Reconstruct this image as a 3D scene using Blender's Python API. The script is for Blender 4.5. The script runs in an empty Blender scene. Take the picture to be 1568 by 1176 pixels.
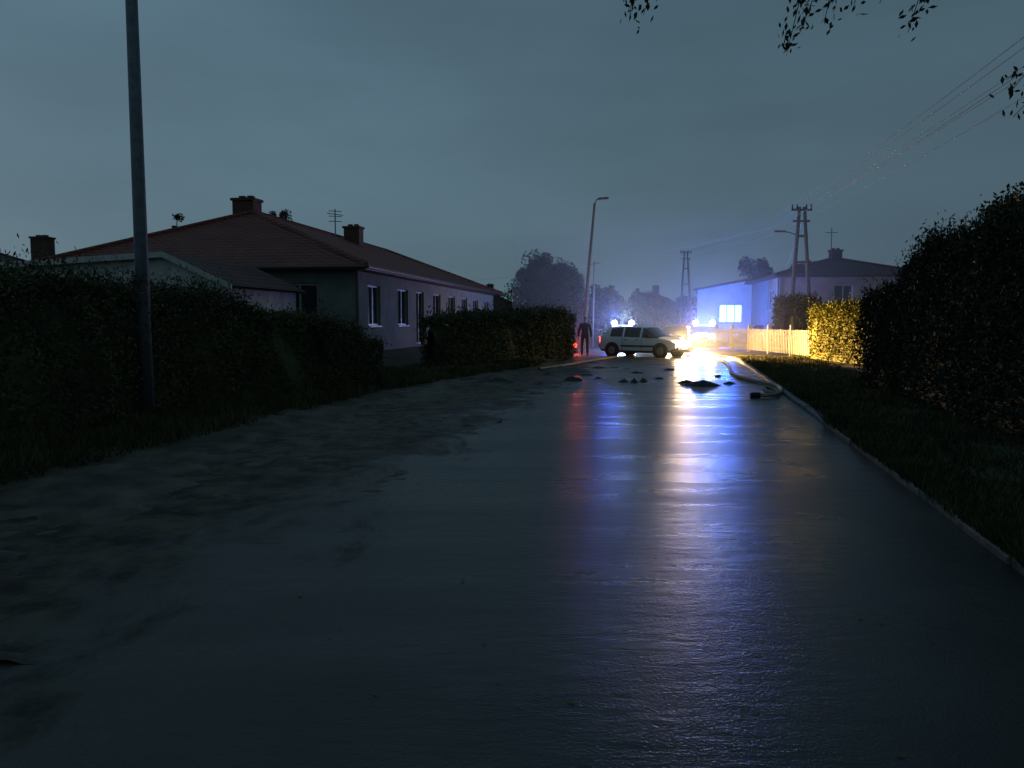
import bpy, math, random
import numpy as np
from mathutils import Vector, Matrix, noise
random.seed(7); rng=np.random.default_rng(7)
S=bpy.context.scene
COL=S.collection
# ---------------------------------------------------------------- materials
def newmat(name):
    m=bpy.data.materials.new(name); m.use_nodes=True
    return m,m.node_tree,m.node_tree.nodes["Principled BSDF"]
def simple(name,col,rough=.6,metal=0,var=.25,scale=6,bump=0,spec=None):
    m,t,b=newmat(name)
    tc=t.nodes.new("ShaderNodeTexCoord"); n=t.nodes.new("ShaderNodeTexNoise")
    n.inputs["Scale"].default_value=scale; n.inputs["Detail"].default_value=4
    t.links.new(tc.outputs["Object"],n.inputs["Vector"])
    r=t.nodes.new("ShaderNodeValToRGB")
    r.color_ramp.elements[0].position=.3; r.color_ramp.elements[1].position=.7
    r.color_ramp.elements[0].color=[c*(1-var) for c in col]+[1]
    r.color_ramp.elements[1].color=[min(1,c*(1+var)) for c in col]+[1]
    t.links.new(n.outputs["Fac"],r.inputs["Fac"]); t.links.new(r.outputs["Color"],b.inputs["Base Color"])
    b.inputs["Roughness"].default_value=rough; b.inputs["Metallic"].default_value=metal
    if spec is not None: b.inputs["Specular IOR Level"].default_value=spec
    if bump:
        n2=t.nodes.new("ShaderNodeTexNoise"); n2.inputs["Scale"].default_value=scale*6
        t.links.new(tc.outputs["Object"],n2.inputs["Vector"])
        bp=t.nodes.new("ShaderNodeBump"); bp.inputs["Distance"].default_value=bump; bp.inputs["Strength"].default_value=.7
        t.links.new(n2.outputs["Fac"],bp.inputs["Height"]); t.links.new(bp.outputs["Normal"],b.inputs["Normal"])
    return m
def emis(name,col,strength):
    m,t,b=newmat(name); b.inputs["Base Color"].default_value=(*[c*.5 for c in col],1)
    b.inputs["Emission Color"].default_value=(*col,1); b.inputs["Emission Strength"].default_value=strength
    m.cycles.emission_sampling='NONE' if strength<20 else 'AUTO'
    return m
def foliage(name,c1,c2,scale=1.5):
    m,t,b=newmat(name)
    tc=t.nodes.new("ShaderNodeTexCoord"); n=t.nodes.new("ShaderNodeTexNoise"); n.inputs["Scale"].default_value=scale; n.inputs["Detail"].default_value=5
    n.inputs["Roughness"].default_value=.75
    t.links.new(tc.outputs["Object"],n.inputs["Vector"])
    r=t.nodes.new("ShaderNodeValToRGB"); r.color_ramp.elements[0].position=.35; r.color_ramp.elements[1].position=.66
    r.color_ramp.elements[0].color=(*c1,1); r.color_ramp.elements[1].color=(*c2,1)
    t.links.new(n.outputs["Fac"],r.inputs["Fac"]); t.links.new(r.outputs["Color"],b.inputs["Base Color"])
    b.inputs["Roughness"].default_value=.7; b.inputs["Specular IOR Level"].default_value=.15
    return m
M={}
M['hedge']=foliage("hedge_leaves",(.035,.042,.022),(.10,.115,.05),1.2)
M['thuja']=foliage("thuja_leaves",(.012,.018,.010),(.04,.05,.024))
M['hedge_y']=foliage("privet_leaves",(.08,.085,.015),(.2,.2,.045),3)
M['tree']=foliage("tree_leaves",(.015,.025,.014),(.05,.065,.03))
M['far']=foliage("far_leaves",(.02,.03,.025),(.05,.06,.045),.3)
M['grass']=foliage("grass_blades",(.03,.036,.014),(.10,.10,.04),2)
M['bark']=simple("bark",(.05,.04,.03),.9,scale=12,bump=.02)
M['soil']=simple("soil_grass",(.05,.052,.028),.85,scale=1.6,var=.55,bump=.03)
M['mudbank']=simple("silt_mud",(.075,.06,.042),.6,scale=2.5,var=.65,bump=.03,spec=.3)
M['conc']=simple("concrete",(.10,.095,.09),.8,scale=8,bump=.004)
M['kerb']=simple("kerb_concrete",(.12,.115,.10),.65,scale=5,bump=.01,var=.5)
M['steel']=simple("galvanised_steel",(.10,.12,.135),.6,.3,scale=10)
M['plaster']=simple("plaster_green_grey",(.16,.175,.15),.85,scale=2,bump=.003,var=.2)
M['plaster2']=simple("plaster_beige",(.26,.21,.185),.85,scale=2,bump=.003,var=.15)
M['white_wall']=simple("white_plaster",(.72,.72,.7),.8,scale=1.2,var=.1)
M['fascia']=simple("painted_metal_light",(.4,.4,.38),.5,scale=5)
M['shed']=simple("light_sheet_wall",(.45,.45,.41),.6,scale=3)
M['frame']=simple("white_frame",(.32,.32,.31),.4,scale=8,var=.05)
M['brick']=simple("chimney_brick",(.085,.04,.03),.85,scale=20,bump=.01)
M['dark']=simple("dark_plastic",(.012,.012,.013),.5,scale=10)
M['tyre']=simple("tyre_rubber",(.015,.015,.015),.8,scale=20)
M['gutter']=simple("brown_gutter",(.05,.03,.022),.45,scale=8)
M['mudlump']=simple("broken_asphalt",(.02,.018,.016),.6,scale=12,bump=.02,var=.5)
M['hose']=simple("fire_hose_canvas",(.26,.24,.19),.7,scale=14)
M['picket']=simple("fence_paint",(.6,.5,.3),.5,scale=9,var=.15)
M['wire']=simple("aluminium_wire",(.36,.39,.44),.55,.1,scale=3)
M['cloth']=simple("dark_clothes",(.014,.014,.018),.8,scale=10)
M['skin']=simple("skin",(.35,.2,.15),.6,scale=10,var=.08)
M['hair']=simple("hair",(.02,.015,.01),.7,scale=30)
M['hub']=simple("hubcap",(.35,.36,.38),.35,.6,scale=10)
def paint(name,col):
    m=simple(name,col,.3,.0,.06,3); b=m.node_tree.nodes["Principled BSDF"]; b.inputs["Coat Weight"].default_value=.7; return m
M['car_white']=paint("car_paint_white",(.8,.82,.82)); M['car_dark']=paint("car_paint_dark",(.02,.022,.03)); M['car_pol']=paint("car_paint_silver",(.4,.42,.45))
M['stripe']=paint("blue_stripe",(.02,.06,.4))
g,t,b=newmat("window_glass"); b.inputs["Base Color"].default_value=(.012,.016,.02,1); b.inputs["Roughness"].default_value=.06; b.inputs["IOR"].default_value=1.6
M['glass']=g
M['warm']=emis("headlight_lens",(1,.72,.4),160); M['white']=emis("work_light_lens",(.75,.88,1),120)
M['blue']=emis("blue_beacon_lens",(.35,.55,1),150); M['red']=emis("red_lens",(1,.04,.02),10)
M['screen']=emis("lit_doorway",(.35,.75,1),3.2)
def roofmat(name,c1,c2):
    m,t,b=newmat(name)
    tc=t.nodes.new("ShaderNodeTexCoord"); sp=t.nodes.new("ShaderNodeSeparateXYZ"); t.links.new(tc.outputs["Object"],sp.inputs[0])
    def saw(out,freq):
        a=t.nodes.new("ShaderNodeMath");a.operation='MULTIPLY';a.inputs[1].default_value=freq;t.links.new(out,a.inputs[0])
        f=t.nodes.new("ShaderNodeMath");f.operation='FRACT';t.links.new(a.outputs[0],f.inputs[0]);return f.outputs[0]
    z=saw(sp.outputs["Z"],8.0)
    s=t.nodes.new("ShaderNodeMath"); s.operation='ADD'; t.links.new(sp.outputs["X"],s.inputs[0]); t.links.new(sp.outputs["Y"],s.inputs[1])
    w=t.nodes.new("ShaderNodeMath"); w.operation='SINE'; mu=t.nodes.new("ShaderNodeMath"); mu.operation='MULTIPLY'; mu.inputs[1].default_value=21
    t.links.new(s.outputs[0],mu.inputs[0]); t.links.new(mu.outputs[0],w.inputs[0])
    ad=t.nodes.new("ShaderNodeMath"); ad.operation='MULTIPLY_ADD'; ad.inputs[1].default_value=.35; t.links.new(w.outputs[0],ad.inputs[0]); t.links.new(z,ad.inputs[2])
    bp=t.nodes.new("ShaderNodeBump"); bp.inputs["Distance"].default_value=.1; bp.inputs["Strength"].default_value=1; bp.invert=True
    t.links.new(ad.outputs[0],bp.inputs["Height"]); t.links.new(bp.outputs["Normal"],b.inputs["Normal"])
    n=t.nodes.new("ShaderNodeTexNoise"); n.inputs["Scale"].default_value=1.2; n.inputs["Detail"].default_value=8; t.links.new(tc.outputs["Object"],n.inputs["Vector"])
    r=t.nodes.new("ShaderNodeValToRGB"); r.color_ramp.elements[0].position=.3; r.color_ramp.elements[1].position=.7
    r.color_ramp.elements[0].color=(*c1,1); r.color_ramp.elements[1].color=(*c2,1)
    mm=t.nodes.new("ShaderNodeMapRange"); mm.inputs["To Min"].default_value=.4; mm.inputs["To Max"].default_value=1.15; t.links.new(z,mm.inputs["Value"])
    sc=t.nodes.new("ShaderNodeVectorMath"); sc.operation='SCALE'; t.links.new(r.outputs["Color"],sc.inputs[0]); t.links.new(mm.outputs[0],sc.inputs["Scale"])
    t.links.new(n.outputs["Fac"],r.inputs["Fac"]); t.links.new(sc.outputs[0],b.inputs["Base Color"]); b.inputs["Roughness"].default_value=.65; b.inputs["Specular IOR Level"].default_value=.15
    return m
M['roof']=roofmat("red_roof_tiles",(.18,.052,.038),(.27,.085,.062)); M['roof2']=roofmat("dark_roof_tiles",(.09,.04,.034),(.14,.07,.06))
def roadmat():
    m,t,b=newmat("wet_asphalt"); N=t.nodes.new; L=t.links.new
    tc=N("ShaderNodeTexCoord")
    def noi(scale,detail=6,mp=None,rough=.6,dist=0):
        n=N("ShaderNodeTexNoise"); n.inputs["Scale"].default_value=scale; n.inputs["Detail"].default_value=detail; n.inputs["Roughness"].default_value=rough; n.inputs["Distortion"].default_value=dist
        if mp:
            q=N("ShaderNodeMapping"); q.inputs["Scale"].default_value=mp; q.inputs["Rotation"].default_value=(0,0,math.radians(8)); L(tc.outputs["Object"],q.inputs[0]); L(q.outputs[0],n.inputs["Vector"])
        else: L(tc.outputs["Object"],n.inputs["Vector"])
        return n.outputs["Fac"]
    def ramp(f,p0,p1,c0,c1):
        r=N("ShaderNodeValToRGB"); r.color_ramp.elements[0].position=p0; r.color_ramp.elements[1].position=p1
        r.color_ramp.elements[0].color=(*c0,1); r.color_ramp.elements[1].color=(*c1,1); L(f,r.inputs[0]); return r.outputs[0]
    base=ramp(noi(.7,8),.35,.65,(.030,.031,.028),(.056,.054,.048))
    sp=N("ShaderNodeSeparateXYZ"); L(tc.outputs["Object"],sp.inputs[0])
    a=N("ShaderNodeMath"); a.operation='MULTIPLY_ADD'; a.inputs[1].default_value=-.21; L(sp.outputs["Y"],a.inputs[0]); L(sp.outputs["X"],a.inputs[2])
    mr=N("ShaderNodeMapRange"); mr.inputs["From Min"].default_value=-6.2; mr.inputs["From Max"].default_value=-1.8; mr.inputs["To Min"].default_value=.55; mr.inputs["To Max"].default_value=-.2
    L(a.outputs[0],mr.inputs["Value"])
    ad=N("ShaderNodeMath"); ad.operation='ADD'; L(mr.outputs[0],ad.inputs[0]); L(noi(1.1,9,(1,.6,1),.68,.6),ad.inputs[1])
    mf=N("ShaderNodeMapRange"); mf.inputs["From Min"].default_value=.46; mf.inputs["From Max"].default_value=.62; L(ad.outputs[0],mf.inputs["Value"])
    mud=ramp(noi(2.4,9,None,.7),.4,.6,(.022,.017,.011),(.11,.088,.06))
    mx=N("ShaderNodeMixRGB"); L(mf.outputs[0],mx.inputs[0]); L(base,mx.inputs[1]); L(mud,mx.inputs[2])
    L(mx.outputs[0],b.inputs["Base Color"])
    ro=N("ShaderNodeMapRange"); ro.inputs["From Min"].default_value=.38; ro.inputs["From Max"].default_value=.62; ro.inputs["To Min"].default_value=.24; ro.inputs["To Max"].default_value=.36; L(noi(.45,7,(.6,2.2,1),.65,.8),ro.inputs["Value"])
    r2=N("ShaderNodeMath"); r2.operation='MULTIPLY_ADD'; r2.inputs[1].default_value=.4; L(mf.outputs[0],r2.inputs[0]); L(ro.outputs[0],r2.inputs[2])
    L(r2.outputs[0],b.inputs["Roughness"]); b.inputs["IOR"].default_value=1.33
    b1=N("ShaderNodeBump"); b1.inputs["Distance"].default_value=.009; b1.inputs["Strength"].default_value=.7; L(noi(6.0,5,(.55,1.7,1),.62,.4),b1.inputs["Height"])
    b2=N("ShaderNodeBump"); b2.inputs["Distance"].default_value=.004; b2.inputs["Strength"].default_value=.8; L(noi(60,3),b2.inputs["Height"]); L(b1.outputs[0],b2.inputs["Normal"])
    b3=N("ShaderNodeBump"); b3.inputs["Distance"].default_value=.04; L(mf.outputs[0],b3.inputs["Strength"]); L(noi(9,6),b3.inputs["Height"]); L(b2.outputs[0],b3.inputs["Normal"])
    L(b3.outputs[0],b.inputs["Normal"])
    return m
M['road']=roadmat()
# ---------------------------------------------------------------- mesh helpers
def obj(name,verts,faces,mats,fm=None,parent=None,smooth=False):
    me=bpy.data.meshes.new(name); me.from_pydata([tuple(v) for v in verts],[],faces); 
    for m in mats: me.materials.append(m)
    if fm is not None: me.polygons.foreach_set("material_index",fm)
    if smooth: me.polygons.foreach_set("use_smooth",[True]*len(me.polygons))
    me.update(); o=bpy.data.objects.new(name,me); COL.objects.link(o)
    if parent: o.parent=parent
    return o
def empty(name,loc=(0,0,0),rz=0):
    e=bpy.data.objects.new(name,None); COL.objects.link(e); e.location=loc; e.rotation_euler=(0,0,rz); e.empty_display_size=.2; return e
class B:
    def __init__(s): s.v=[];s.f=[];s.m=[]
    def face(s,pts,mi=0):
        i=len(s.v); s.v+= [tuple(p) for p in pts]; s.f.append(list(range(i,i+len(pts)))); s.m.append(mi)
    def box(s,c,ex,ey,ez,mi=0):
        c=Vector(c);ex=Vector(ex);ey=Vector(ey);ez=Vector(ez); i=len(s.v)
        for a in(-1,1):
            for b_ in(-1,1):
                for d in(-1,1): s.v.append(tuple(c+ex*a+ey*b_+ez*d))
        for q in((0,1,3,2),(4,6,7,5),(0,4,5,1),(2,3,7,6),(0,2,6,4),(1,5,7,3)):
            s.f.append([i+k for k in q]); s.m.append(mi)
    def abox(s,x0,x1,y0,y1,z0,z1,mi=0):
        s.box(((x0+x1)/2,(y0+y1)/2,(z0+z1)/2),((x1-x0)/2,0,0),(0,(y1-y0)/2,0),(0,0,(z1-z0)/2),mi)
    def tube(s,pts,rad,n=8,mi=0,cap=True):
        pts=[Vector(p) for p in pts]; rings=[]
        for k,p in enumerate(pts):
            d=(pts[min(k+1,len(pts)-1)]-pts[max(k-1,0)]).normalized()
            u=d.orthogonal().normalized() if abs(d.z)<.9 else Vector((1,0,0)); u=(u-d*u.dot(d)).normalized(); w=d.cross(u)
            i=len(s.v); r=rad[k] if hasattr(rad,'__len__') else rad
            for a in range(n):
                an=2*math.pi*a/n; s.v.append(tuple(p+u*math.cos(an)*r+w*math.sin(an)*r))
            rings.append(i)
        for k in range(len(rings)-1):
            for a in range(n):
                c=(a+1)%n; s.f.append([rings[k]+a,rings[k]+c,rings[k+1]+c,rings[k+1]+a]); s.m.append(mi)
        if cap:
            s.f.append([rings[0]+a for a in range(n)][::-1]); s.m.append(mi); s.f.append([rings[-1]+a for a in range(n)]); s.m.append(mi)
    def make(s,name,mats,parent=None,smooth=False): return obj(name,s.v,s.f,mats,s.m,parent,smooth)
def cards(P,size,aspect=.5,up=None):
    P=np.asarray(P); n=len(P); u=rng.normal(size=(n,3)); 
    if up is not None: u=u*.5+np.array(up)
    u/=np.linalg.norm(u,axis=1)[:,None]; w=rng.normal(size=(n,3)); w-= (w*u).sum(1)[:,None]*u; w/=np.linalg.norm(w,axis=1)[:,None]
    s=(size*rng.uniform(.6,1.4,n))[:,None]
    V=np.stack([P+u*s,P+w*s*aspect,P-u*s,P-w*s*aspect],1).reshape(-1,3); F=np.arange(4*n).reshape(-1,4); return V,F
def fastmesh(name,parts,mats,parent=None):
    V=[];F=[];mi=[];off=0
    for (v,f,m) in parts:
        V.append(np.asarray(v,float).reshape(-1,3)); f=np.asarray(f,int).reshape(-1,4); F.append(f+off); mi.append(np.full(len(f),m)); off+=len(V[-1])
    V=np.concatenate(V);F=np.concatenate(F);mi=np.concatenate(mi)
    me=bpy.data.meshes.new(name); me.vertices.add(len(V)); me.vertices.foreach_set("co",V.ravel().astype(np.float32))
    me.loops.add(F.size); me.loops.foreach_set("vertex_index",F.ravel().astype(np.int32))
    me.polygons.add(len(F)); me.polygons.foreach_set("loop_start",(np.arange(len(F))*4).astype(np.int32)); me.polygons.foreach_set("loop_total",np.full(len(F),4,np.int32))
    for m in mats: me.materials.append(m)
    me.polygons.foreach_set("material_index",mi.astype(np.int32)); me.update(calc_edges=True); me.validate()
    o=bpy.data.objects.new(name,me); COL.objects.link(o)
    if parent:o.parent=parent
    return o
def hedge(name,path,hs,width,n,leaf,mat,rough=.18,sprig=.06,z0=0):
    path=np.array(path,float); seg=np.linalg.norm(np.diff(path,axis=0),axis=1); cum=np.r_[0,np.cumsum(seg)]; T=cum[-1]
    def at(t):
        x=np.interp(t,cum,path[:,0]); y=np.interp(t,cum,path[:,1]); h=np.interp(t,cum,hs)
        e=.05; dx=np.interp(t+e,cum,path[:,0])-np.interp(t-e,cum,path[:,0]); dy=np.interp(t+e,cum,path[:,1])-np.interp(t-e,cum,path[:,1]); l=np.hypot(dx,dy)+1e-9
        return x,y,h,-dy/l,dx/l
    ph=rng.uniform(0,6.28,8)
    def lump(t,a):
        return rough*(np.sin(t*1.9+ph[0])*.35+np.sin(t*4.3+a*3+ph[1])*.35+np.sin(t*9.1+a*5+ph[2])*.3+np.sin(t*.8+ph[3])*.3)
    nt=max(6,int(T/.35)); na=10; ts=np.linspace(0,T,nt); V=[]
    for i,t_ in enumerate(ts):
        x,y,h,nx,ny=at(t_); end=min(1,.35+min(t_,T-t_)/.6)
        for k in range(na):
            a=math.pi*k/(na-1); ca=math.cos(a); sa=math.sin(a)
            off=np.sign(ca)*abs(ca)**.5*width/2*end*.78; z=sa**.45*(h-.15)*(.75+.25*end)*.93+lump(t_,a)*.5*sa
            V.append((x+nx*off,y+ny*off,z0+max(0,z)))
    F=[[i*na+k,i*na+k+1,(i+1)*na+k+1,(i+1)*na+k] for i in range(nt-1) for k in range(na-1)]
    F.append([0,3,6,9]); F.append([(nt-1)*na+q for q in (0,3,6,9)])
    t_=rng.uniform(-.15,T+.15,n); tc=np.clip(t_,0,T); x,y,h,nx,ny=at(tc); a=rng.uniform(0,math.pi,n)
    end=np.clip(.45+np.minimum(tc,T-tc)/.5,0,1)
    d=1-np.abs(rng.normal(0,.12,n)); 
    side=rng.random(n)<.62; zz=rng.random(n)**.8; sg=np.where(rng.random(n)<.5,-1,1)
    L=lump(tc,np.where(side,zz*1.5,1.5))
    off=np.where(side,sg*(width/2)*(1-.12*zz**4),rng.uniform(-1,1,n)*width/2)*end; off=off*d+L*np.sign(off)*.7*side
    z=np.where(side,zz*h,h*(1-.1*np.abs(off/(width/2))**3))*(.8+.2*end)+L*zz
    ex=(t_-tc); tx,ty=ny,-nx
    j=rng.normal(0,.05,(n,3)); z=np.where(side,z,z*(1-np.abs(rng.normal(0,.03,n))))
    P=np.stack([x+nx*off+tx*(-ex),y+ny*off+ty*(-ex),np.maximum(z,.03)+z0],1)+j
    k=int(n*sprig); tt=rng.uniform(0,T,k); x,y,h,nx,ny=at(tt); o2=rng.uniform(-.5,.5,k)*width; P2=np.stack([x+nx*o2,y+ny*o2,z0+h+lump(tt,1.5)+rng.exponential(.08,k)],1)
    v1,f1=cards(P,leaf,.5); v2,f2=cards(P2,leaf,.35,(0,0,1))
    return fastmesh(name,[(V,F,0),(v1,f1,0),(v2,f2,0)],[mat])
def crownpts(c,r,n,clumps=40,cs=.3):
    c=np.array(c,float); r=np.array(r,float)
    d=rng.normal(size=(clumps,3)); d/=np.linalg.norm(d,axis=1)[:,None]; cc=c+d*r*(rng.random((clumps,1))**.45)*.9
    idx=rng.integers(0,clumps,n); q=rng.normal(size=(n,3)); q/=np.linalg.norm(q,axis=1)[:,None]
    rad=cs*rng.uniform(.6,1.3,clumps)[idx]
    return cc[idx]+q*(rng.random((n,1))**.4)*r.mean()*rad[:,None],cc
def tree(name,base,h,crown_c,crown_r,n,leaf,mat,clumps=40,cs=.3,tr=.15):
    b=B(); base=Vector(base); P,cc=crownpts(crown_c,crown_r,n,clumps,cs); top=Vector(crown_c)
    b.tube([base,base.lerp(top,.5)+Vector((.1,.05,0)),top],[tr,tr*.75,tr*.4],8)
    for c in cc[:14]:
        st=base.lerp(top,random.uniform(.5,.95)); c=Vector(c); b.tube([st,st.lerp(c,.5)+Vector((0,0,.15)),c],[tr*.35,tr*.22,.015],5)
    fq=[(f if len(f)==4 else f[:4]) for f in b.f]
    v,f=cards(P,leaf,.55)
    return fastmesh(name,[(b.v,fq,0),(v,f,1)],[M['bark'],mat])
# ---------------------------------------------------------------- sky / world
w=bpy.data.worlds.new("World"); S.world=w; w.use_nodes=True; t=w.node_tree; N=t.nodes.new; L=t.links.new
bg=t.nodes["Background"]; sky=N("ShaderNodeTexSky"); sky.sky_type='NISHITA'; sky.sun_disc=False; sky.sun_elevation=math.radians(4); sky.sun_rotation=math.radians(-60); sky.dust_density=2; sky.ozone_density=3
hs=N("ShaderNodeHueSaturation"); hs.inputs["Saturation"].default_value=.4; L(sky.outputs[0],hs.inputs["Color"])
tc=N("ShaderNodeTexCoord"); sp=N("ShaderNodeSeparateXYZ"); L(tc.outputs["Generated"],sp.inputs[0])
ra=N("ShaderNodeValToRGB"); ra.color_ramp.elements[0].position=0; ra.color_ramp.elements[0].color=(.48,.80,1.0,1); ra.color_ramp.elements[1].position=.6; ra.color_ramp.elements[1].color=(.32,.65,.92,1)
L(sp.outputs["Z"],ra.inputs[0])
mp=N("ShaderNodeMapping"); mp.inputs["Scale"].default_value=(1,1,3.5); L(tc.outputs["Generated"],mp.inputs[0])
cn=N("ShaderNodeTexNoise"); cn.inputs["Scale"].default_value=1.6; cn.inputs["Detail"].default_value=5; L(mp.outputs[0],cn.inputs["Vector"])
cm=N("ShaderNodeMapRange"); cm.inputs["From Min"].default_value=.3; cm.inputs["From Max"].default_value=.7; cm.inputs["To Min"].default_value=.82; cm.inputs["To Max"].default_value=1.18; L(cn.outputs["Fac"],cm.inputs["Value"])
mulc=N("ShaderNodeVectorMath"); mulc.operation='SCALE'; L(ra.outputs[0],mulc.inputs[0]); L(cm.outputs[0],mulc.inputs["Scale"])
xr=N("ShaderNodeMapRange"); xr.inputs["From Min"].default_value=-.6; xr.inputs["From Max"].default_value=.6; xr.inputs["To Min"].default_value=1.25; xr.inputs["To Max"].default_value=.76; L(sp.outputs["X"],xr.inputs["Value"])
mul2=N("ShaderNodeVectorMath"); mul2.operation='SCALE'; L(mulc.outputs[0],mul2.inputs[0]); L(xr.outputs[0],mul2.inputs["Scale"])
mx=N("ShaderNodeMixRGB"); mx.inputs[0].default_value=.96; L(hs.outputs[0],mx.inputs[1]); L(mul2.outputs[0],mx.inputs[2]); L(mx.outputs[0],bg.inputs["Color"])
bg.inputs["Strength"].default_value=.15*1.13
sun=bpy.data.lights.new("sun","SUN"); sun.energy=.03; sun.angle=math.radians(30); sun.color=(.8,.9,1); so=bpy.data.objects.new("sun",sun); COL.objects.link(so); so.rotation_euler=(math.radians(60),0,math.radians(60))
# ---------------------------------------------------------------- ground and road
obj("ground",[(-1500,-1500,-.08),(1500,-1500,-.08),(1500,1500,-.08),(-1500,1500,-.08)],[[0,1,2,3]],[M['soil']])
RL=[(-12,-8.4),(0,-6.0),(6.6,-4.55),(9.5,-4.0),(16.8,-2.6),(21.5,-1.0),(26.7,1.2),(32,2.2),(40,3.2),(50,4.4),(70,7),(100,11)]
RR=[(-12,-.55),(0,2.15),(28,8.45),(32,9.3),(40,10.0),(50,11.4),(70,15),(100,20)]
def li(tab,y): return float(np.interp(y,[a for a,_ in tab],[b_ for _,b_ in tab]))
ys=np.concatenate([np.arange(-12,45,.25),np.arange(45,101,2)])
def ribbon(name,fx,zs,mat,jit=0):
    V=[];k=len(fx(0.)); 
    for y in ys:
        xs=fx(float(y)); zz=zs(float(y))
        for x,z in zip(xs,zz): V.append((x,y,z))
    F=[[i*k+j,i*k+j+1,(i+1)*k+j+1,(i+1)*k+j] for i in range(len(ys)-1) for j in range(k-1)]
    return obj(name,V,F,[mat])
ribbon("road",lambda y:(li(RL,y)-.9,li(RL,y)+2,li(RR,y)),lambda y:(0,0,0),M['road'])
LO=[0,.25,.7,1.5,3,5,8,14,70]
def lz(y):
    rise=min(1,max(0,(y-14)/10)); return [-.01,.03,.06,.08,.1,.15+.25*rise,.2+.5*rise,.2+.5*rise,.2+.5*rise]
def lfx(y):
    e=li(RL,y); j=noise.noise(Vector((0,y*.6,3)))*.7+noise.noise(Vector((0,y*1.8,9)))*.32+noise.noise(Vector((0,y*5,2)))*.12
    return [e-o+j*max(0,1-o/3) for o in LO]
ribbon("grass_verge",lfx,lz,M['soil'])
ribbon("grass_verge",lambda y:(li(RR,y)+.14,li(RR,y)+1.5,li(RR,y)+6,li(RR,y)+80),lambda y:(.055,.08,.12,.15),M['soil'])
V=[]; yy=np.arange(3.5,27,.07); oo=np.arange(-.7,3.3,.07)
for y in yy:
    e=li(RL,y)
    for o_ in oo:
        x=e+o_; big=noise.noise(Vector((x*.7,y*.45,5))); fine=noise.noise(Vector((x*3.2,y*2.6,1)))*.5+noise.noise(Vector((x*8,y*7,2)))*.35
        edge=1-max(0,(o_-.1)/3.1); h=(big*.9+fine*.95+edge*.9-.58)*.11
        V.append((x,y,max(-.02,min(.12,h))))
k=len(oo); F=[[i*k+j,i*k+j+1,(i+1)*k+j+1,(i+1)*k+j] for i in range(len(yy)-1) for j in range(k-1)]
F=[f for f in F if max(V[q][2] for q in f)>-.0005]
obj("mud_deposit",V,F,[M['mudbank']],None,None,True)
b=B(); yk=-12.
while yk<60:
    y2=yk+.985; a=Vector((li(RR,yk),yk,0)); c=Vector((li(RR,y2),y2,0)); d=(c-a)/2; n=Vector((d.y,-d.x,0)).normalized()
    b.box((a+c)/2+n*(.07+random.uniform(-.012,.012))+Vector((0,0,.005+random.uniform(-.012,.008))),d,n*.06,(0,0,.06)); yk+=1.0
k=b.make("kerb",[M['kerb']]); bv=k.modifiers.new("b","BEVEL"); bv.width=.015; bv.segments=2
def grass(name,n,fy,fx_,zf,hgt):
    y=fy(n); x=fx_(y,n); P=np.stack([x,y,zf(x,y)],1); u=rng.normal(size=(n,2)); u/=np.linalg.norm(u,axis=1)[:,None]; h=hgt*rng.uniform(.4,1.4,n)*(1+.5*np.sin(x*3)*np.sin(y*2.3)); lean=rng.normal(0,.35,(n,2))*h[:,None]
    wd=rng.uniform(.004,.009,n)*(1+y*.06)
    a=P.copy(); a[:,:2]-=u*wd[:,None]; c=P.copy(); c[:,:2]+=u*wd[:,None]; tp=P.copy(); tp[:,:2]+=lean; tp[:,2]+=h
    t1=tp.copy(); t1[:,:2]+=u*.002; t2=tp.copy(); t2[:,:2]-=u*.002
    V=np.stack([a,c,t1,t2],1).reshape(-1,3); return fastmesh(name,[(V,np.arange(4*n).reshape(-1,4),0)],[M['grass']])
eL=lambda y:np.interp(y,[a for a,_ in RL],[c for _,c in RL]); eR=lambda y:np.interp(y,[a for a,_ in RR],[c for _,c in RR])
grass("grass",80000,lambda n:4+rng.random(n)**1.0*24,lambda y,n:eL(y)-.35-rng.random(n)**.8*3.4,lambda x,y:.05+0*x,.16)
grass("grass",60000,lambda n:3+rng.random(n)*30,lambda y,n:eR(y)+.12+rng.random(n)*2.8,lambda x,y:.06+0*x,.09)
grass("grass",16000,lambda n:3+rng.random(n)**1.6*9,lambda y,n:eR(y)+.02+rng.random(n)**1.3*.6,lambda x,y:.03+0*x,.13)
# ---------------------------------------------------------------- hedges
hedge("privet_hedge",[(-8.6,4.5),(-7.4,8),(-6.7,10),(-5.7,14.2),(-4.5,16.6),(-3.3,18.2)],[2.3,2.22,2.12,1.98,1.68,1.1],1.4,100000,.034,M['hedge'],.34)
hedge("privet_hedge",[(-2.5,24.0),(-.5,27.5),(1.2,31),(2.4,34.5)],[1.7,1.9,1.95,1.95],1.2,34000,.05,M['hedge'],.2)
hedge("thuja_hedge",[(5.3,-1),(5.9,3),(6.6,7.5),(7.3,10),(8.2,13.5),(8.65,15.4),(8.75,15.9),(9.1,18.4)],[2.9,2.9,2.9,2.9,2.9,2.8,2.25,2.15],2.0,160000,.036,M['thuja'],.2,.04,.1)
hedge("privet_hedge",[(12.6,24.5),(12.5,28),(12.3,31.3)],[2.0,2.1,2.1],1.0,30000,.045,M['hedge_y'],.16,.04,.1)
hedge("shrub",[(13.2,37),(14.6,38.5)],[2.6,2.5],2.0,9000,.07,M['hedge'],.3,.06,.1)
tree("conifer_tree",(13.6,20.5,.1),5,(13.6,20.5,3.5),(1.5,1.6,1.7),16000,.06,M['tree'],40,.3)
tree("round_tree",(2.3,58,.3),6,(2.6,58,4.0),(2.9,2.6,2.5),26000,.10,M['tree'],90,.30,.2)
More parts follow.
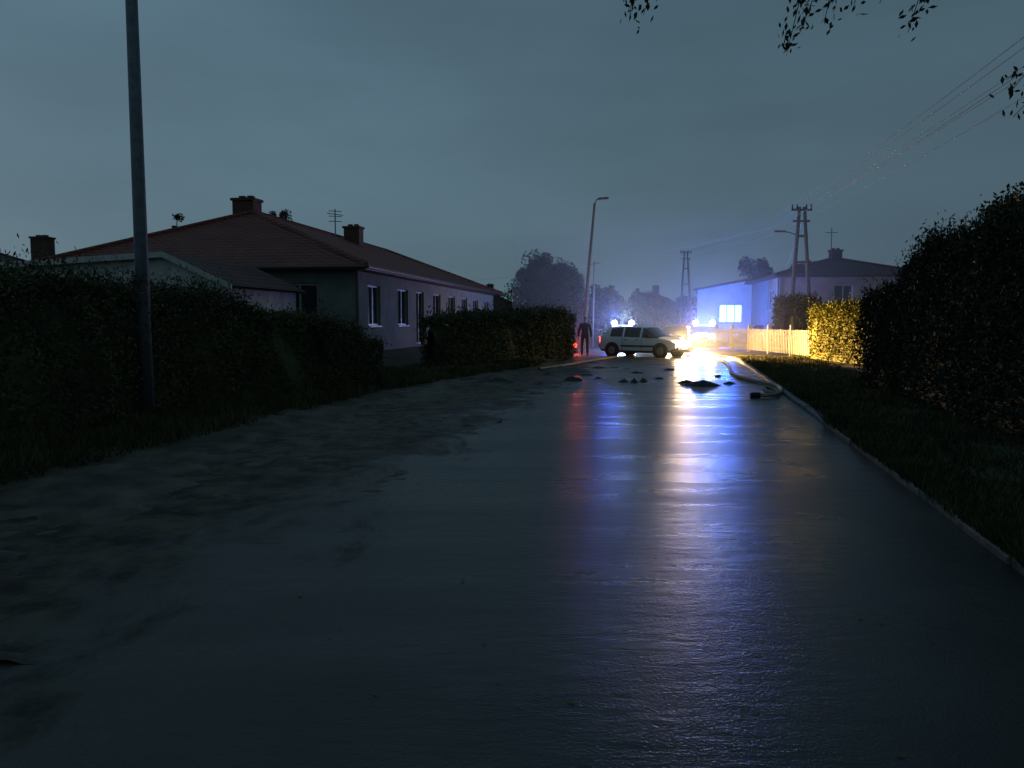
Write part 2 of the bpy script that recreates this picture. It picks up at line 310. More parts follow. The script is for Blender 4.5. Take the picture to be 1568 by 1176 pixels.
tree("birch_tree",(-15.6,52,.5),8,(-15.8,52,8.0),(1.3,1.3,1.9),3600,.075,M['tree'],26,.26,.12)
tree("poplar_tree",(-24.8,58,.5),8,(-24.8,58,8.3),(.45,.45,2.2),1500,.08,M['tree'],16,.3,.1)
tree("pine_tree",(28.5,90,0),9,(28.5,90,6.5),(2.2,2,3.6),5000,.18,M['tree'],40,.3,.2)
tree("garden_tree",(29.5,78,0),7,(29.5,78,5.5),(2.2,2,2.2),4000,.16,M['tree'],30,.3,.2)
tree("garden_tree",(-10.6,24.2,.4),3,(-10.8,24.2,2.9),(1.2,.8,1.0),7000,.06,M['tree'],24,.3,.1)
P=[]
for i in range(90):
    x=-120+i*3.6+random.uniform(-2,2); y=118+random.uniform(-12,14); h=random.uniform(4.5,8.0)*(1 if abs(x-20)>14 else .85)
    q,_=crownpts((x,y,h*.5),(random.uniform(2.2,4),2.5,h*.5),700,12,.4); P.append(q)
v,f=cards(np.concatenate(P),.45,.6); fastmesh("distant_trees",[(v,f,0)],[M['far']])
P=[]
for x,y,h in [(6.2,66,4.6),(8,70,5),(10.5,72,4.2),(13,80,4.8),(15.2,84,5.5),(17.5,80,4.4),(5,76,5.4),(24,62,4.2),(27,60,4.5)]:
    q,_=crownpts((x,y,h*.5),(2,1.6,h*.5),1800,20,.35); P.append(q)
v,f=cards(np.concatenate(P),.2,.6); fastmesh("street_bushes",[(v,f,0)],[M['tree']])
b=B(); tb=Vector((6.4,2.2,0)); b.tube([tb,(6.3,2.3,2.2),(6.0,2.4,4.4),(5.6,2.5,6.6)],[.22,.18,.14,.06],10)
P,cc=crownpts((5.6,.8,6.3),(3.6,2.8,1.3),9000,60,.22)
for c in cc[:26]:
    st=Vector((6.1,2.35,random.uniform(3.6,5.8))); c=Vector(c); b.tube([st,st.lerp(c,.5)+Vector((0,0,.3)),c],[.05,.03,.008],5)
LP=[];
def twig(p0,p1,n,sp_):
    p0=Vector(p0);p1=Vector(p1); mid=p0.lerp(p1,.5)+Vector((random.uniform(-.1,.1),random.uniform(-.1,.1),.12)); pts=[p0,mid,p1]
    b.tube(pts,[.009,.005,.0015],5)
    for i in range(n):
        s=random.random()**.5; q=(p0.lerp(mid,s*2) if s<.5 else mid.lerp(p1,s*2-1)); LP.append(q+Vector((random.gauss(0,sp_),random.gauss(0,sp_),random.gauss(0,sp_))))
b.tube([(6.1,2.35,4.2),(4.3,3.3,4.5),(2.6,4.0,4.25),(.9,4.2,4.1)],[.07,.05,.03,.012],6)
for p0,p1,n in [((.75,4.2,4.1),(.60,4.1,3.13),160),((.9,4.2,4.1),(.68,4.15,3.18),100),((1.9,4.1,4.15),(1.40,4.05,2.98),200),((1.8,4.1,4.15),(1.46,4.05,3.06),120),((2.0,4.1,4.2),(1.56,4.0,3.08),120),((2.1,4.1,4.2),(1.72,4.05,3.16),90),((2.3,4.05,4.2),(1.98,4.0,3.04),160),((2.2,4.05,4.2),(1.88,4.1,3.22),60),
                ((3.6,3.8,3.9),(2.50,4.0,2.74),120),((3.7,3.8,3.8),(2.56,4.05,2.64),120)]: twig(p0,p1,n,.03)
b.tube([(6.1,2.35,3.9),(4.6,3.2,4.1),(3.5,3.8,3.9)],[.05,.03,.012],6)
fq=[f[:4] for f in b.f]
v1,f1=cards(P,.07,.5); v2,f2=cards(np.array([tuple(p) for p in LP]),.020,.42,(-.3,0,-.8))
fastmesh("overhanging_tree",[(b.v,fq,0),(v1,f1,1),(v2,f2,1)],[M['bark'],M['tree']])
# ---------------------------------------------------------------- buildings
def wall(bw,bf,bgl,p0,d,n,length,z0,h,ops,mull=1):
    d=Vector(d).normalized(); n=Vector(n).normalized(); p0=Vector(p0); U=Vector((0,0,1))
    xs=sorted({0,length,*[o[0] for o in ops],*[o[1] for o in ops]}); zs=sorted({0,h,*[o[2] for o in ops],*[o[3] for o in ops]})
    P=lambda x,z,dp=0:p0+d*x+U*(z0+z)-n*dp
    for i in range(len(xs)-1):
        for j in range(len(zs)-1):
            cx=(xs[i]+xs[i+1])/2; cz=(zs[j]+zs[j+1])/2
            if any(o[0]<cx<o[1] and o[2]<cz<o[3] for o in ops): continue
            bw.face([P(xs[i],zs[j]),P(xs[i+1],zs[j]),P(xs[i+1],zs[j+1]),P(xs[i],zs[j+1])])
    for o in ops:
        x0,x1,a,c=o[:4]; D=.16
        bw.face([P(x0,a),P(x0,c),P(x0,c,D),P(x0,a,D)]); bw.face([P(x1,a),P(x1,a,D),P(x1,c,D),P(x1,c)])
        bw.face([P(x0,a),P(x0,a,D),P(x1,a,D),P(x1,a)]); bw.face([P(x0,c),P(x1,c),P(x1,c,D),P(x0,c,D)])
        bgl.face([P(x0,a,.13),P(x1,a,.13),P(x1,c,.13),P(x0,c,.13)],o[4] if len(o)>4 else 0)
        f=.032
        for (q0,q1,r0,r1) in [(x0+.002,x0+f*2,a+.002,c-.002),(x1-f*2,x1-.002,a+.002,c-.002),(x0+f*2,x1-f*2,a+.002,a+f*2),(x0+f*2,x1-f*2,c-f*2,c-.002)]+[(x0+(x1-x0)*(i+1)/(mull+1)-f,x0+(x1-x0)*(i+1)/(mull+1)+f,a+f*2,c-f*2) for i in range(mull)]:
            bf.box(P((q0+q1)/2,(r0+r1)/2,.1),d*((q1-q0)/2),n*.025,U*((r1-r0)/2))
        if a>.3: bf.box(P((x0+x1)/2,a-.03,-.03),d*((x1-x0)/2+.04),n*.028,U*.02)
def house(name,A,e1,e2,W,LN,z0,h,rise,hip,wallm,roofm,ops_front,ops_side,chim=(),ov=.55):
    e1=Vector((*e1,0)).normalized(); e2=Vector((*e2,0)).normalized(); A=Vector((*A,0)); U=Vector((0,0,1)); E=empty(name)
    bw,bf,bg_=B(),B(),B()
    wall(bw,bf,bg_,A+e1*0,e1,-e2,W,z0,h,ops_front)
    wall(bw,bf,bg_,A,e2,-e1,LN,z0,h,ops_side)
    wall(bw,bf,bg_,A+e1*W,e2,e1,LN,z0,h,[]); wall(bw,bf,bg_,A+e2*LN,e1,e2,W,z0,h,[])
    bw.make("walls",[wallm],E); 
    if bf.v: bf.make("window_frames",[M['frame']],E)
    if bg_.v: bg_.make("window_glass",[M['glass'],M['screen']],E)
    r=B(); Z=z0+h; c=lambda a,b_,z:A+e1*a+e2*b_+U*z
    drop=rise/(W/2)*ov
    q=[c(-ov,-ov,Z-drop+.12),c(W+ov,-ov,Z-drop+.12),c(W+ov,LN+ov,Z-drop+.12),c(-ov,LN+ov,Z-drop+.12)]
    R0=c(W/2,hip,Z+rise+.12); R1=c(W/2,LN-hip,Z+rise+.12)
    r.face([q[0],q[1],R0]); r.face([q[1],q[2],R1,R0]); r.face([q[2],q[3],R1]); r.face([q[3],q[0],R0,R1])
    for a,b_ in ((R0,R1),(q[0],R0),(q[1],R0),(q[2],R1),(q[3],R1)): r.tube([a+U*.02,b_+U*.02],.09,6)
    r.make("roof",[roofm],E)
    g=B(); q2=[v-U*.16 for v in q]
    for i in range(4): g.face([q2[i],q2[(i+1)%4],q[(i+1)%4]-U*.004,q[i]-U*.004])
    g.face([v+U*.001 for v in q2])
    off=[(-1,-1),(1,-1),(1,1),(-1,1)]
    q3=[q2[i]+(e1*off[i][0]+e2*off[i][1])*.07+U*.08 for i in range(4)]
    for i in range(4): g.tube([q3[i],q3[(i+1)%4]],.065,8)
    g.tube([c(-.08,-.08,z0),c(-.08,-.08,Z-.15),q3[0]],.045,6)
    g.make("eaves_and_gutter",[M['gutter']],E)
    for (a,b_,zb,zt,s) in chim:
        k=B(); k.box(c(a,b_,(zb+zt)/2),e1*s,e2*s*.8,U*((zt-zb)/2)); k.box(c(a,b_,zt+.05),e1*(s+.06),e2*(s*.8+.06),U*.05)
        for q_ in(-.4,.4): k.box(c(a+q_*s,b_,zt+.16),e1*s*.25,e2*s*.25,U*.06)
        k.make("chimney",[M['brick']],E)
    return E
E=house("bungalow_house",(-5.1,25.4),(-1,.154),(.154,1),11.6,25.5,.55,2.95,2.25,4.6,M['plaster'],M['roof'],
  [(1.3,2.6,1.0,2.3),(2.75,3.3,1.0,2.3),(5.2,6.5,1.0,2.3),(8,9.3,1.0,2.3)],
  [(1.2,2.5,.9,2.3),(4.6,6.0,.9,2.3),(7.2,8.4,.1,2.3),(10,11.4,.9,2.3),(13,14.4,.9,2.3),(16,17.4,.9,2.3),(19,20.4,.9,2.3),(22.3,23.6,.9,2.3)],
  [(6.6,5.6,4.6,6.45,.45),(5.0,13.5,4.8,6.25,.40)])
b=B(); b.tube([(-8.7,38.6,5.3),(-8.7,38.6,7.1)],.03,6)
for z in (6.5,6.75,7.0): b.tube([(-9.0,38.5,z),(-8.4,38.7,z)],.018,5)
b.tube([(-9.0,38.2,6.85),(-8.4,39,6.85)],.02,5); b.make("tv_antenna",[M['steel']],E)
E=empty("garage"); b=B()
fr=[(-14.0,19.4,0),(-14.0,19.4,2.85),(-8.6,19.4,3.20),(-7.2,19.4,2.55),(-7.2,19.4,0)]
bk=[(x+.7,y+4.0,z) for x,y,z in fr]; b.face(fr); b.face(bk[::-1]); b.face([fr[3],fr[4],bk[4],bk[3]]); b.face([fr[0],fr[1],bk[1],bk[0]]); b.make("walls",[M['shed']],E)
b=B()
RP=[(-14.2,19.2,2.90),(-8.6,19.2,3.28),(-6.9,19.2,2.48)]
for (p,q) in ((0,1),(1,2)):
    a=Vector(RP[p]); c=Vector(RP[q]); s=Vector((.73,4.3,0)); U=Vector((0,0,.06))
    b.face([a,c,c+s,a+s],1); b.face([a-U,c-U,c-U+s,a-U+s],1)
    d=(c-a); b.box((a+c)/2+Vector((0,-.02,-.04)),d/2,(0,.02,0),(0,0,.07),0)
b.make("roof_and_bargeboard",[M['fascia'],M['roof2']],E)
b=B(); b.tube([(-13,19.3,0.1),(-13,19.3,2.0)],.03,6); b.abox(-12.6,-10.0,19.34,19.39,.1,2.1,0)
for i in range(9): b.abox(-12.6+i*.29,-12.58+i*.29,19.32,19.34,.12,2.08,0)
b.make("garage_door",[M['gutter']],E)
house("detached_house",(-27.5,44),(-1,.05),(.05,1),10,9,.5,3.2,2.0,4,M['plaster'],M['roof2'],[(2,3.4,1,2.3)],[],[(1.2,3.5,4.2,6.6,.5)])
house("detached_house",(16.3,47.5),(1,-.12),(.12,1),8.2,9,.1,4.3,1.15,3.6,M['plaster2'],M['roof2'],[(3.2,4.3,2.3,3.7),(6.0,7.2,2.2,3.5)],[(2,3.3,2.2,3.5)],[(4.4,4.2,5.0,6.15,.35)],.35)
E=empty("white_workshop_building"); bw,bf,bgl=B(),B(),B(); wall(bw,bf,bgl,(14.3,60,0),(1,0,0),(0,-1,0),6.9,0,3.9,[(1.7,3.5,1.5,2.9,1),(4.9,6.3,1.3,2.5)],2)
bw.face([(14.3,60,3.9),(21.2,60,3.9),(21.2,60,4.25),(18.0,60,4.75),(14.3,60,4.1)]); bw.face([(14.3,60,0),(16.9,70,0),(16.9,70,4.1),(14.3,60,4.1)]); bw.face([(21.2,60,0),(21.2,60,4.25),(23.8,70,4.25),(23.8,70,0)])
bw.make("walls",[M['white_wall']],E); bf.make("window_frames",[M['frame']],E); bgl.make("window_glass",[M['glass'],M['screen']],E)
b=B()
for a,c in (((13.9,59.7,4.08),(18.0,59.7,4.84)),((18.0,59.7,4.84),(21.6,59.7,4.26))):
    a=Vector(a);c=Vector(c);s=Vector((2.75,10.6,0)); b.face([a,c,c+s,a+s]); b.box((a+c)/2+Vector((0,-.02,-.06)),(c-a)/2,(0,.02,0),(0,0,.09))
b.make("roof",[M['gutter']],E)
for (x,y,wd) in [(9.5,84,9),(1,92,9),(22,96,9),(-9,80,9)]:
    house("distant_house",(x,y),(-1,.1),(.1,1),wd,8,0,3.0,2.2,3,M['plaster2'],M['roof2'],[(2,3.2,1,2.2)],[],[(4,3,4,6,.4)])
# ---------------------------------------------------------------- poles & wires
b=B(); b.tube([(-5.55,11.7,0),(-5.55,11.7,3),(-5.55,11.7,8.4)],[.105,.095,.075],14); b.tube([(-5.55,11.7,8.4),(-5.3,11.7,8.8),(-4.3,11.75,9.0)],.04,8); b.abox(-4.5,-3.8,11.6,11.88,8.94,9.06)
b.make("street_lamp",[M['steel']],None,True)
b=B(); b.tube([(3.85,42,0),(4.1,42,4),(4.42,42,7.9)],[.12,.09,.06],10); b.tube([(4.42,42,7.85),(4.5,41.9,8.05),(4.75,41.8,8.1)],.035,6); b.box((4.85,41.75,8.1),(.28,-.04,.02),(.02,.12,0),(0,0,.05),0); b.make("street_lamp",[M['conc']])
b=B(); b.tube([(4.9,47,0),(4.95,47,5.2)],[.06,.04],8); b.tube([(4.6,47,5.0),(5.3,47,5.1)],.03,6); b.make("utility_pole",[M['conc']])
def apole(x,y,h,lamp=False,ang=0):
    b=B(); d=Vector((math.cos(ang),math.sin(ang),0)); c=Vector((x,y,0)); U=Vector((0,0,1))
    b.tube([c-d*.55,c-d*.12+U*h],[.14,.09],8); b.tube([c+d*.75,c+d*.14+U*h],[.14,.09],8)
    for z in (.35,.62,.8): 
        wd=.55*(1-z)+.2; b.box(c+U*h*z+d*.05,d*wd,Vector((-d.y,d.x,0))*.05,U*.06)
    b.box(c+U*(h-.15),d*.55,(0,.05,0),U*.05); b.box(c+U*(h-.75),d*.45,(0,.05,0),U*.05)
    for o_ in (-.5,-.25,.25,.5): b.tube([c+d*o_+U*(h-.1),c+d*o_+U*(h+.14)],[.05,.035],6)
    if lamp:
        b.tube([c-d*.15+U*(h-1.55),c-d*.6+U*(h-1.35),c-d*1.0+U*(h-1.3)],.03,6); b.box(c-d*1.15+U*(h-1.3),d*.28,(0,.1,0),U*.05)
        b.box(c-d*.55+U*2.6+Vector((0,-.2,0)),(.16,0,0),(0,.08,0),(0,0,.22))
    return b.make("utility_pole",[M['conc']])
apole(15.5,42,7.7,True); apole(16.9,76,8.4); apole(8.3,-4,8.2)
wires=B()
def wire(p,q,sag,r=.009):
    p=Vector(p);q=Vector(q); wires.tube([p.lerp(q,i/24)-Vector((0,0,4*sag*(i/24)*(1-i/24))) for i in range(25)],r,5)
for o_,z in ((-.5,0),(-.25,0),(.25,0),(.5,0),(-.4,-.62),(.4,-.62)):
    wire((15.5+o_,42,7.8+z),(8.3+o_*1.5,-4,8.3+z),.35+.1*random.random()); wire((15.5+o_,42,7.8+z),(16.9+o_,76,8.5+z),.5,.006)
wire((15.5,42,7.0),(-5.0,70,5.2),.6,.006); wire((15.5,42,6.8),(16.8,48,4.7),.1,.01)
wires.make("power_lines",[M['wire']])
b=B(); b.tube([(20.2,49.5,5.3),(20.2,49.5,7.5)],.03,6); b.tube([(19.8,49.5,7.2),(20.6,49.5,7.2)],.02,5); b.make("tv_antenna",[M['steel']])
# ---------------------------------------------------------------- fence on the right
b=B(); p=Vector((12.3,31.2,0)); q=Vector((11.5,45,0)); T=(q-p).length; d=(q-p)/T; n=Vector((d.y,-d.x,0)); s=0; i=0
while s<T:
    c=p+d*s
    if i%14==0: b.box(c+Vector((0,0,.72)),d*.06,n*.06,(0,0,.72))
    else: b.box(c+n*-.04+Vector((0,0,.7+.02*random.random())),d*.042,n*.010,(0,0,.52))
    s+=.18; i+=1
for z in (.38,1.02): b.box((p+q)/2+Vector((0,0,z)),d*(T/2),n*.02,(0,0,.035))
b.make("picket_fence",[M['picket']])
# ---------------------------------------------------------------- cars
def car(name,loc,rz,paintm,head=None,tail=None,bar=None,dark=True):
    E=empty(name,loc,rz); E.scale=(1,1,.965)
    st=[(-1.95,.38,.78,.80,.68,.64),(-1.88,.25,.93,.98,.78,.68),(-1.50,.21,.94,1.33,.81,.60),(-1.35,.21,.94,1.38,.82,.60),(-.72,.20,.93,1.42,.83,.61),(-.62,.20,.93,1.42,.83,.61),(.18,.20,.91,1.41,.83,.61),(.28,.20,.91,1.405,.83,.61),(.40,.20,.90,1.37,.83,.60),(1.06,.21,.88,.93,.82,.70),(1.65,.24,.78,.83,.79,.70),(1.90,.32,.66,.70,.72,.62),(1.97,.40,.58,.60,.64,.56)]
    V=[]
    for x,zb,zl,zt,w_,wt in st:
        h=[(w_*.86,zb),(w_*.985,zb+.10),(w_,(zb+zl)/2),(w_*.965,zl),(wt,zt-.035),(wt*.72,zt+.005),(0,zt+.02)]
        full=[(y,z) for y,z in h]+[(-y,z) for y,z in h[-2::-1]]
        V.append([(x,y,z) for y,z in full])
    K=len(V[0]); verts=[p for r in V for p in r]; F=[];m=[]
    for i in range(len(V)-1):
        for k in range(K-1):
            F.append([i*K+k,i*K+k+1,(i+1)*K+k+1,(i+1)*K+k]); side=k in(3,K-5); top=k in (4,5,K-7,K-6); mi=0
            if side and i in(3,5,7,8): mi=1
            if top and i in(1,8): mi=1
            if k in(0,K-2): mi=2
            m.append(mi)
        F.append([i*K,(i+1)*K,(i+1)*K+K-1,i*K+K-1]); m.append(2)
    F.append(list(range(K))); m.append(0); F.append([(len(V)-1)*K+k for k in range(K)]); m.append(0)
    o=obj("body",verts,F,[paintm,M['glass'],M['dark']],m,E,True); es=o.modifiers.new("e","EDGE_SPLIT"); es.split_angle=math.radians(28)
    d=B()
    for sx in(-1,1):
        for x in(-1.22,1.22):
            y=.835*sx if x<0 else .825*sx
            d.tube([(x,y-.02*sx,.31),(x,y+.006*sx,.31)],.375,20)
            d.tube([(x,y-.19*sx,.30),(x,y-.01*sx,.30),(x,y+.02*sx,.30)],[.30,.30,.27],20,1)
            d.tube([(x,y+.012*sx,.30),(x,y+.028*sx,.30)],[.19,.17],12,2)
        for x in(-.67,.30): d.abox(x-.006,x+.006,sx*.845-.008,sx*.845+.003,.28,.9)
        d.abox(-.75,1.1,sx*.84-.01,sx*.84+.012,.48,.55)
        d.abox(.52,.68,sx*.88-.07,sx*.88+.07,.92,1.05); d.abox(-.55,-.42,sx*.85-.01,sx*.85+.006,.78,.81); d.abox(.0,.13,sx*.85-.01,sx*.85+.006,.78,.81)
    d.abox(1.93,2.01,-.66,.66,.36,.50); d.abox(-2.0,-1.93,-.68,.68,.40,.56); d.abox(1.95,1.985,-.28,.28,.58,.63)
    d.abox(2.011,2.02,-.26,.26,.38,.48,3); d.abox(-2.01,-2.001,-.26,.26,.42,.52,3)
    d.make("wheels_and_trim",[M['dark'],M['tyre'],M['hub'],M['frame']],E)
    l=B()
    for sy in(-1,1):
        l.tube([(1.88,sy*.52,.66),(1.965,sy*.52,.645)],[.10,.085],12,0); l.box((-1.91,sy*.67,.80),(.03,0,0),(0,.07,0),(0,0,.12),1)
    l.make("lights",[M[head] if head else M['hub'],M[tail] if tail else M['brick']],E)
    if bar:
        r=B(); r.abox(-.25,-.05,-.58,.58,1.43,1.48,0)
        for sy in(-1,1): r.tube([(-.15,sy*.5,1.48),(-.15,sy*.5,1.62),(-.15,sy*.5,1.70)],[.15,.15,.07],10,1)
        r.abox(-1.3,1.3,.839,.848,.62,.74,2); r.abox(-1.3,1.3,-.848,-.839,.62,.74,2); r.make("light_bar",[M['dark'],M[bar],M['stripe']],E)
    return E
ra_=math.radians(-38)
car("hatchback_car",(6.05,35.4,0),ra_,M['car_white'],'warm','red')
car("police_car",(6.5,45.5,0),math.radians(-97),M['car_pol'],'white',None,'white')
car("police_car",(11.75,47.5,0),math.radians(-105),M['car_pol'],'white',None,'blue')
car("dark_car",(9.0,42.5,0),math.radians(-108),M['car_dark'],'warm',None)
car("parked_car",(16.8,52.5,0),math.radians(170),M['car_dark'])
def pt(name,loc,e,col,r=.1):
    l=bpy.data.lights.new(name,"POINT"); l.energy=e; l.color=col; l.shadow_soft_size=r; o=bpy.data.objects.new(name,l); COL.objects.link(o); o.location=loc; return o
def spot(name,loc,tgt,e,col,ang=60,r=.08):
    l=bpy.data.lights.new(name,"SPOT"); l.energy=e; l.color=col; l.spot_size=math.radians(ang); l.spot_blend=.8; l.shadow_soft_size=r; o=bpy.data.objects.new(name,l); COL.objects.link(o); o.location=loc
    o.rotation_euler=(Vector(tgt)-Vector(loc)).to_track_quat('-Z','Y').to_euler()
fw=Vector((math.cos(ra_),math.sin(ra_),0)); sd=Vector((-fw.y,fw.x,0)); cb=Vector((6.05,35.4,.64))
for s in(-1,1):
    p=cb+fw*2.06+sd*s*.52; spot("headlight_lamp",p,p+fw*7+Vector((0,-1.2,-.5)),10000,(1,.56,.13),70)
    pt("headlight_glow_lamp",p+fw*.05,230,(1,.68,.36),.12)
pt("beacon_lamp",(6.5,45.1,1.85),330,(.6,.8,1),.3)
for s in(-1,1): pt("beacon_lamp",(12.2+s*.9,47.0,1.85),1050,(.04,.14,1),.22)
pt("beacon_lamp",(11.9,46.6,1.75),420,(.6,.75,1),.25)
spot("added_blue_spill",(12.4,49.6,1.9),(17.5,60,2.4),4200,(.015,.13,1),120,.1)  # added spot standing in for the beacons' blue spill on the workshop
pt("beacon_lamp",(5.8,45.0,1.9),420,(.04,.10,1),.12)
pt("headlight_glow_lamp",(8.3,40.1,.72),320,(1,.74,.44),.25)
spot("headlight_lamp",(8.5,40.2,.75),(12.3,33,.2),2600,(1,.56,.13),90,.1)
E=empty("added_red_lantern",(3.15,38.6,0)); b=B(); b.abox(-.12,.12,-.07,.07,0,.24,0); b.tube([(0,0,.24),(0,0,.30)],.03,8,0); b.tube([(0,-.05,.4),(0,.05,.4)],.10,14,1); b.tube([(-.13,0,.28),(-.13,0,.46),(0,0,.53),(.13,0,.46),(.13,0,.28)],.01,6,0); b.make("added_lantern_mesh",[M['dark'],M['red']],E)  # invented prop, added as a source for the red glow
pt("added_red_glow",(3.15,38.45,.6),110,(1,.09,.04),.12)  # added red light that makes the glow near the pedestrian
# ---------------------------------------------------------------- hose, rubble, leaves
def tubeobj(name,pts,r,mat):
    cu=bpy.data.curves.new(name,'CURVE'); cu.dimensions='3D'; sp=cu.splines.new('NURBS'); sp.points.add(len(pts)-1); sp.use_endpoint_u=True; sp.order_u=4
    for i,p in enumerate(pts): sp.points[i].co=(*p,1)
    cu.bevel_depth=r; cu.bevel_resolution=3; cu.materials.append(mat); o=bpy.data.objects.new(name,cu); COL.objects.link(o); return o
tubeobj("fire_hose",[(8.6,33,.05),(8.3,30,.05),(7.6,27,.05),(6.8,24,.05),(6.35,22,.05),(6.3,20.3,.05),(6.5,19,.05),(6.2,17.6,.05),(5.85,16.8,.06),(5.6,16.3,.05),(5.35,16.2,.11),(5.35,16.5,.20),(5.6,16.65,.18),(5.72,16.4,.08),(5.5,16.1,.05),(5.2,16.2,.05)],.045,M['hose'])
b=B(); b.tube([(5.22,16.2,.05),(5.08,16.22,.05),(5.02,16.23,.05)],[.06,.065,.05],12); b.make("hose_coupling",[M['tyre']])
tubeobj("fire_hose",[(.9,25.4,.05),(1.5,26.6,.05),(2.3,28.5,.05),(2.9,30.2,.05),(3.9,32.5,.05),(4.6,34,.05)],.045,M['hose'])
def lump(name,x,y,w_,d_,h_):
    nx,ny=18,12; V=[];s=random.random()*50
    for j in range(ny+1):
        for i in range(nx+1):
            u=i/nx*2-1; v=j/ny*2-1; rr=min(1,math.hypot(u,v)); nz=noise.noise(Vector((u*2.2+s,v*2.2,0)))*.5+noise.noise(Vector((u*6+s,v*6,3)))*.25
            V.append((x+u*w_/2,y+v*d_/2,-.01+max(0,(1-rr)**.7*(1+nz*1.4))*h_))
    F=[[j*(nx+1)+i,j*(nx+1)+i+1,(j+1)*(nx+1)+i+1,(j+1)*(nx+1)+i] for j in range(ny) for i in range(nx)]
    obj(name,V,F,[M['mudlump']])
for a in [(4.76,19.3,.95,.7,.14),(4.55,20.1,.5,.4,.08),(1.65,20.9,.55,.4,.13),(-.45,20.2,1.3,.6,.12),(.7,19.6,.4,.4,.06),(2.95,20.4,.28,.3,.10),(3.2,20.2,.24,.25,.11),(3.5,20.5,.25,.3,.10),(5.6,19.9,.35,.3,.07),(-1.2,21.0,.9,.5,.08),(2.2,23,.5,.3,.06),(-2.2,18.6,1.0,.5,.07),
          (3.9,24,.5,.3,.06),(5.2,25.5,.45,.35,.07),(1.1,23.5,.5,.3,.06),(3.0,26.5,.6,.4,.07),(6.0,22.5,.3,.25,.06),(.2,17.8,.35,.25,.04),(2.4,21.6,.3,.2,.05),(4.1,21.5,.3,.25,.06)]: lump("asphalt_rubble",*a)
n=420; y=2.6+rng.random(n)**1.3*24; x=eL(y)+rng.random(n)*(eR(y)-eL(y)); P=np.stack([x,y,np.full(n,.012)],1); v,f=cards(P,.018,.5); v=v.reshape(-1,3); v[:,2]=.006+np.abs(v[:,2]-.012)*.35; fastmesh("fallen_leaves",[(v,f,0)],[M['hedge_y']])
# ---------------------------------------------------------------- pedestrian
E=empty("pedestrian",(3.38,35.9,0),math.radians(-100))
def skinned(name,V,Ed,R,mat,parent,sub=2):
    me=bpy.data.meshes.new(name); me.from_pydata(V,Ed,[]); me.materials.append(mat); o=bpy.data.objects.new(name,me); COL.objects.link(o); o.parent=parent
    sk=o.modifiers.new("Skin","SKIN"); sk.use_smooth_shade=True
    for i,r in enumerate(R): me.skin_vertices[0].data[i].radius=(r,r) if not isinstance(r,tuple) else r
    me.skin_vertices[0].data[0].use_root=True
    s=o.modifiers.new("s","SUBSURF"); s.levels=sub; s.render_levels=sub; return o
V=[(0,0,.95),(0,0,1.10),(.01,0,1.30),(0,0,1.46),(.01,0,1.54), (.0,.10,.90),(.14,.12,.50),(.06,.13,.09),(.20,.13,.05), (0,-.10,.90),(-.04,-.14,.50),(-.22,-.15,.10),(-.10,-.16,.05),
   (0,.19,1.42),(-.05,.28,1.13),(.05,.31,.88),(0,-.19,1.42),(.02,-.29,1.14),(.12,-.30,.90)]
Ed=[(0,1),(1,2),(2,3),(3,4),(0,5),(5,6),(6,7),(7,8),(0,9),(9,10),(10,11),(11,12),(3,13),(13,14),(14,15),(3,16),(16,17),(17,18)]
R=[(.13,.17),(.125,.16),(.13,.18),(.09,.12),.06,.10,.07,.055,.045,.10,.07,.055,.045,.075,.055,.042,.075,.055,.042]
skinned("clothed_body",V,Ed,R,M['cloth'],E)
for s,(wx,wy,wz) in ((1,(.05,.31,.87)),(-1,(.12,-.30,.89))):
    V=[(wx,wy,wz),(wx+.01,wy,wz-.05),(wx+.015,wy,wz-.09)];Ed=[(0,1),(1,2)];R=[.024,(.03,.02),(.032,.018)]
    for k,(o_,ln) in enumerate(((-.03,.065),(-.01,.075),(.01,.07),(.03,.055))):
        i=len(V); V+=[(wx+.015+o_,wy,wz-.11),(wx+.02+o_,wy-.005*s,wz-.11-ln*.55),(wx+.028+o_,wy-.02*s,wz-.11-ln)]; Ed+=[(2,i),(i,i+1),(i+1,i+2)]; R+=[.009,.0085,.007]
    i=len(V); V+=[(wx+.045,wy-.01*s,wz-.06),(wx+.06,wy-.02*s,wz-.10)]; Ed+=[(1,i),(i,i+1)]; R+=[.010,.008]
    skinned("hand",V,Ed,R,M['skin'],E,1)
import bmesh
bm=bmesh.new(); bmesh.ops.create_uvsphere(bm,u_segments=24,v_segments=18,radius=1)
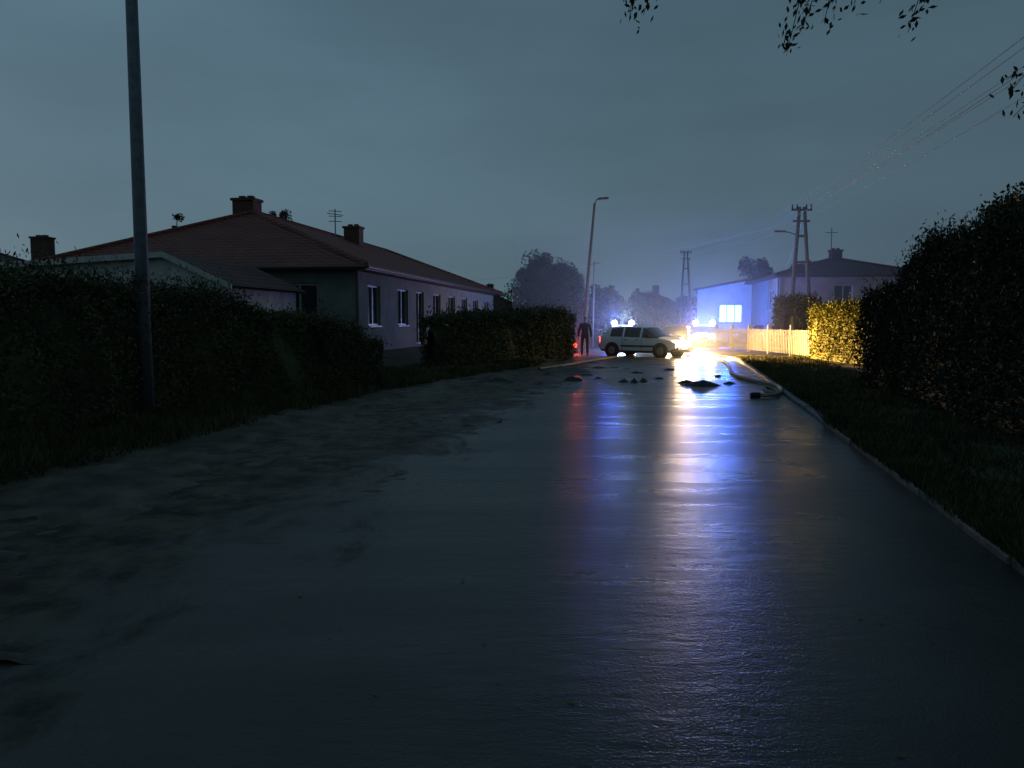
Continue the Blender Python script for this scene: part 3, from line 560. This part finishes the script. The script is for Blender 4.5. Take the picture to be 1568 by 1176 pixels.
for v in bm.verts:
    x,y,z=v.co; v.co.x=x*.095*(1 if x>0 else 1.05); v.co.y=y*.075*(1-.18*max(0,-z)); v.co.z=z*.12
    if x>.85 and abs(y)<.25 and -.3<z<.1: v.co.x+=.02
me=bpy.data.meshes.new("head"); bm.to_mesh(me); bm.free(); me.materials.append(M['skin']); o=bpy.data.objects.new("head",me); COL.objects.link(o); o.parent=E; o.location=(.03,0,1.67)
b=B()
for s in(-1,1):
    b.tube([(.118,s*.03,1.68),(.123,s*.03,1.68)],.009,8,0); b.box((.03,s*.075,1.665),(.012,0,0),(0,.008,0),(0,0,.028),1)
b.box((.122,0,1.60),(.004,0,0),(0,.022,0),(0,0,.004),0); b.tube([(.01,0,1.50),(.02,0,1.60)],.05,10,1); b.make("face_features",[M['hair'],M['skin']],E)
bm=bmesh.new(); bmesh.ops.create_uvsphere(bm,u_segments=20,v_segments=14,radius=1)
for v in bm.verts:
    x,y,z=v.co; z=max(z,-.1 if x<.2 else .45); v.co=(x*.103-.008,y*.084,z*.13)
me=bpy.data.meshes.new("hair"); bm.to_mesh(me); bm.free(); me.materials.append(M['hair']); o=bpy.data.objects.new("hair",me); COL.objects.link(o); o.parent=E; o.location=(.03,0,1.675)
# ---------------------------------------------------------------- added mist around the incident
b=B(); b.abox(0,20,32,54,-.5,7); o=b.make("bloom_haze",[]); m=bpy.data.materials.new("bloom_scatter"); m.use_nodes=True; t=m.node_tree; t.nodes.clear()  # haze volume added so the lamps bloom
out=t.nodes.new("ShaderNodeOutputMaterial"); vs=t.nodes.new("ShaderNodeVolumeScatter"); vs.inputs["Density"].default_value=.011; vs.inputs["Anisotropy"].default_value=.65; t.links.new(vs.outputs[0],out.inputs["Volume"]); o.data.materials.append(m)
# ---------------------------------------------------------------- camera
cam=bpy.data.cameras.new("camera"); cam.sensor_width=36; cam.lens=27.2; cam.clip_end=4000; cam.clip_start=.05
co=bpy.data.objects.new("camera",cam); COL.objects.link(co); co.location=(0,0,1.6); co.rotation_euler=(math.radians(90-4.63),0,0); S.camera=co
S.view_settings.view_transform='Standard'; S.view_settings.look='None'; S.view_settings.exposure=0
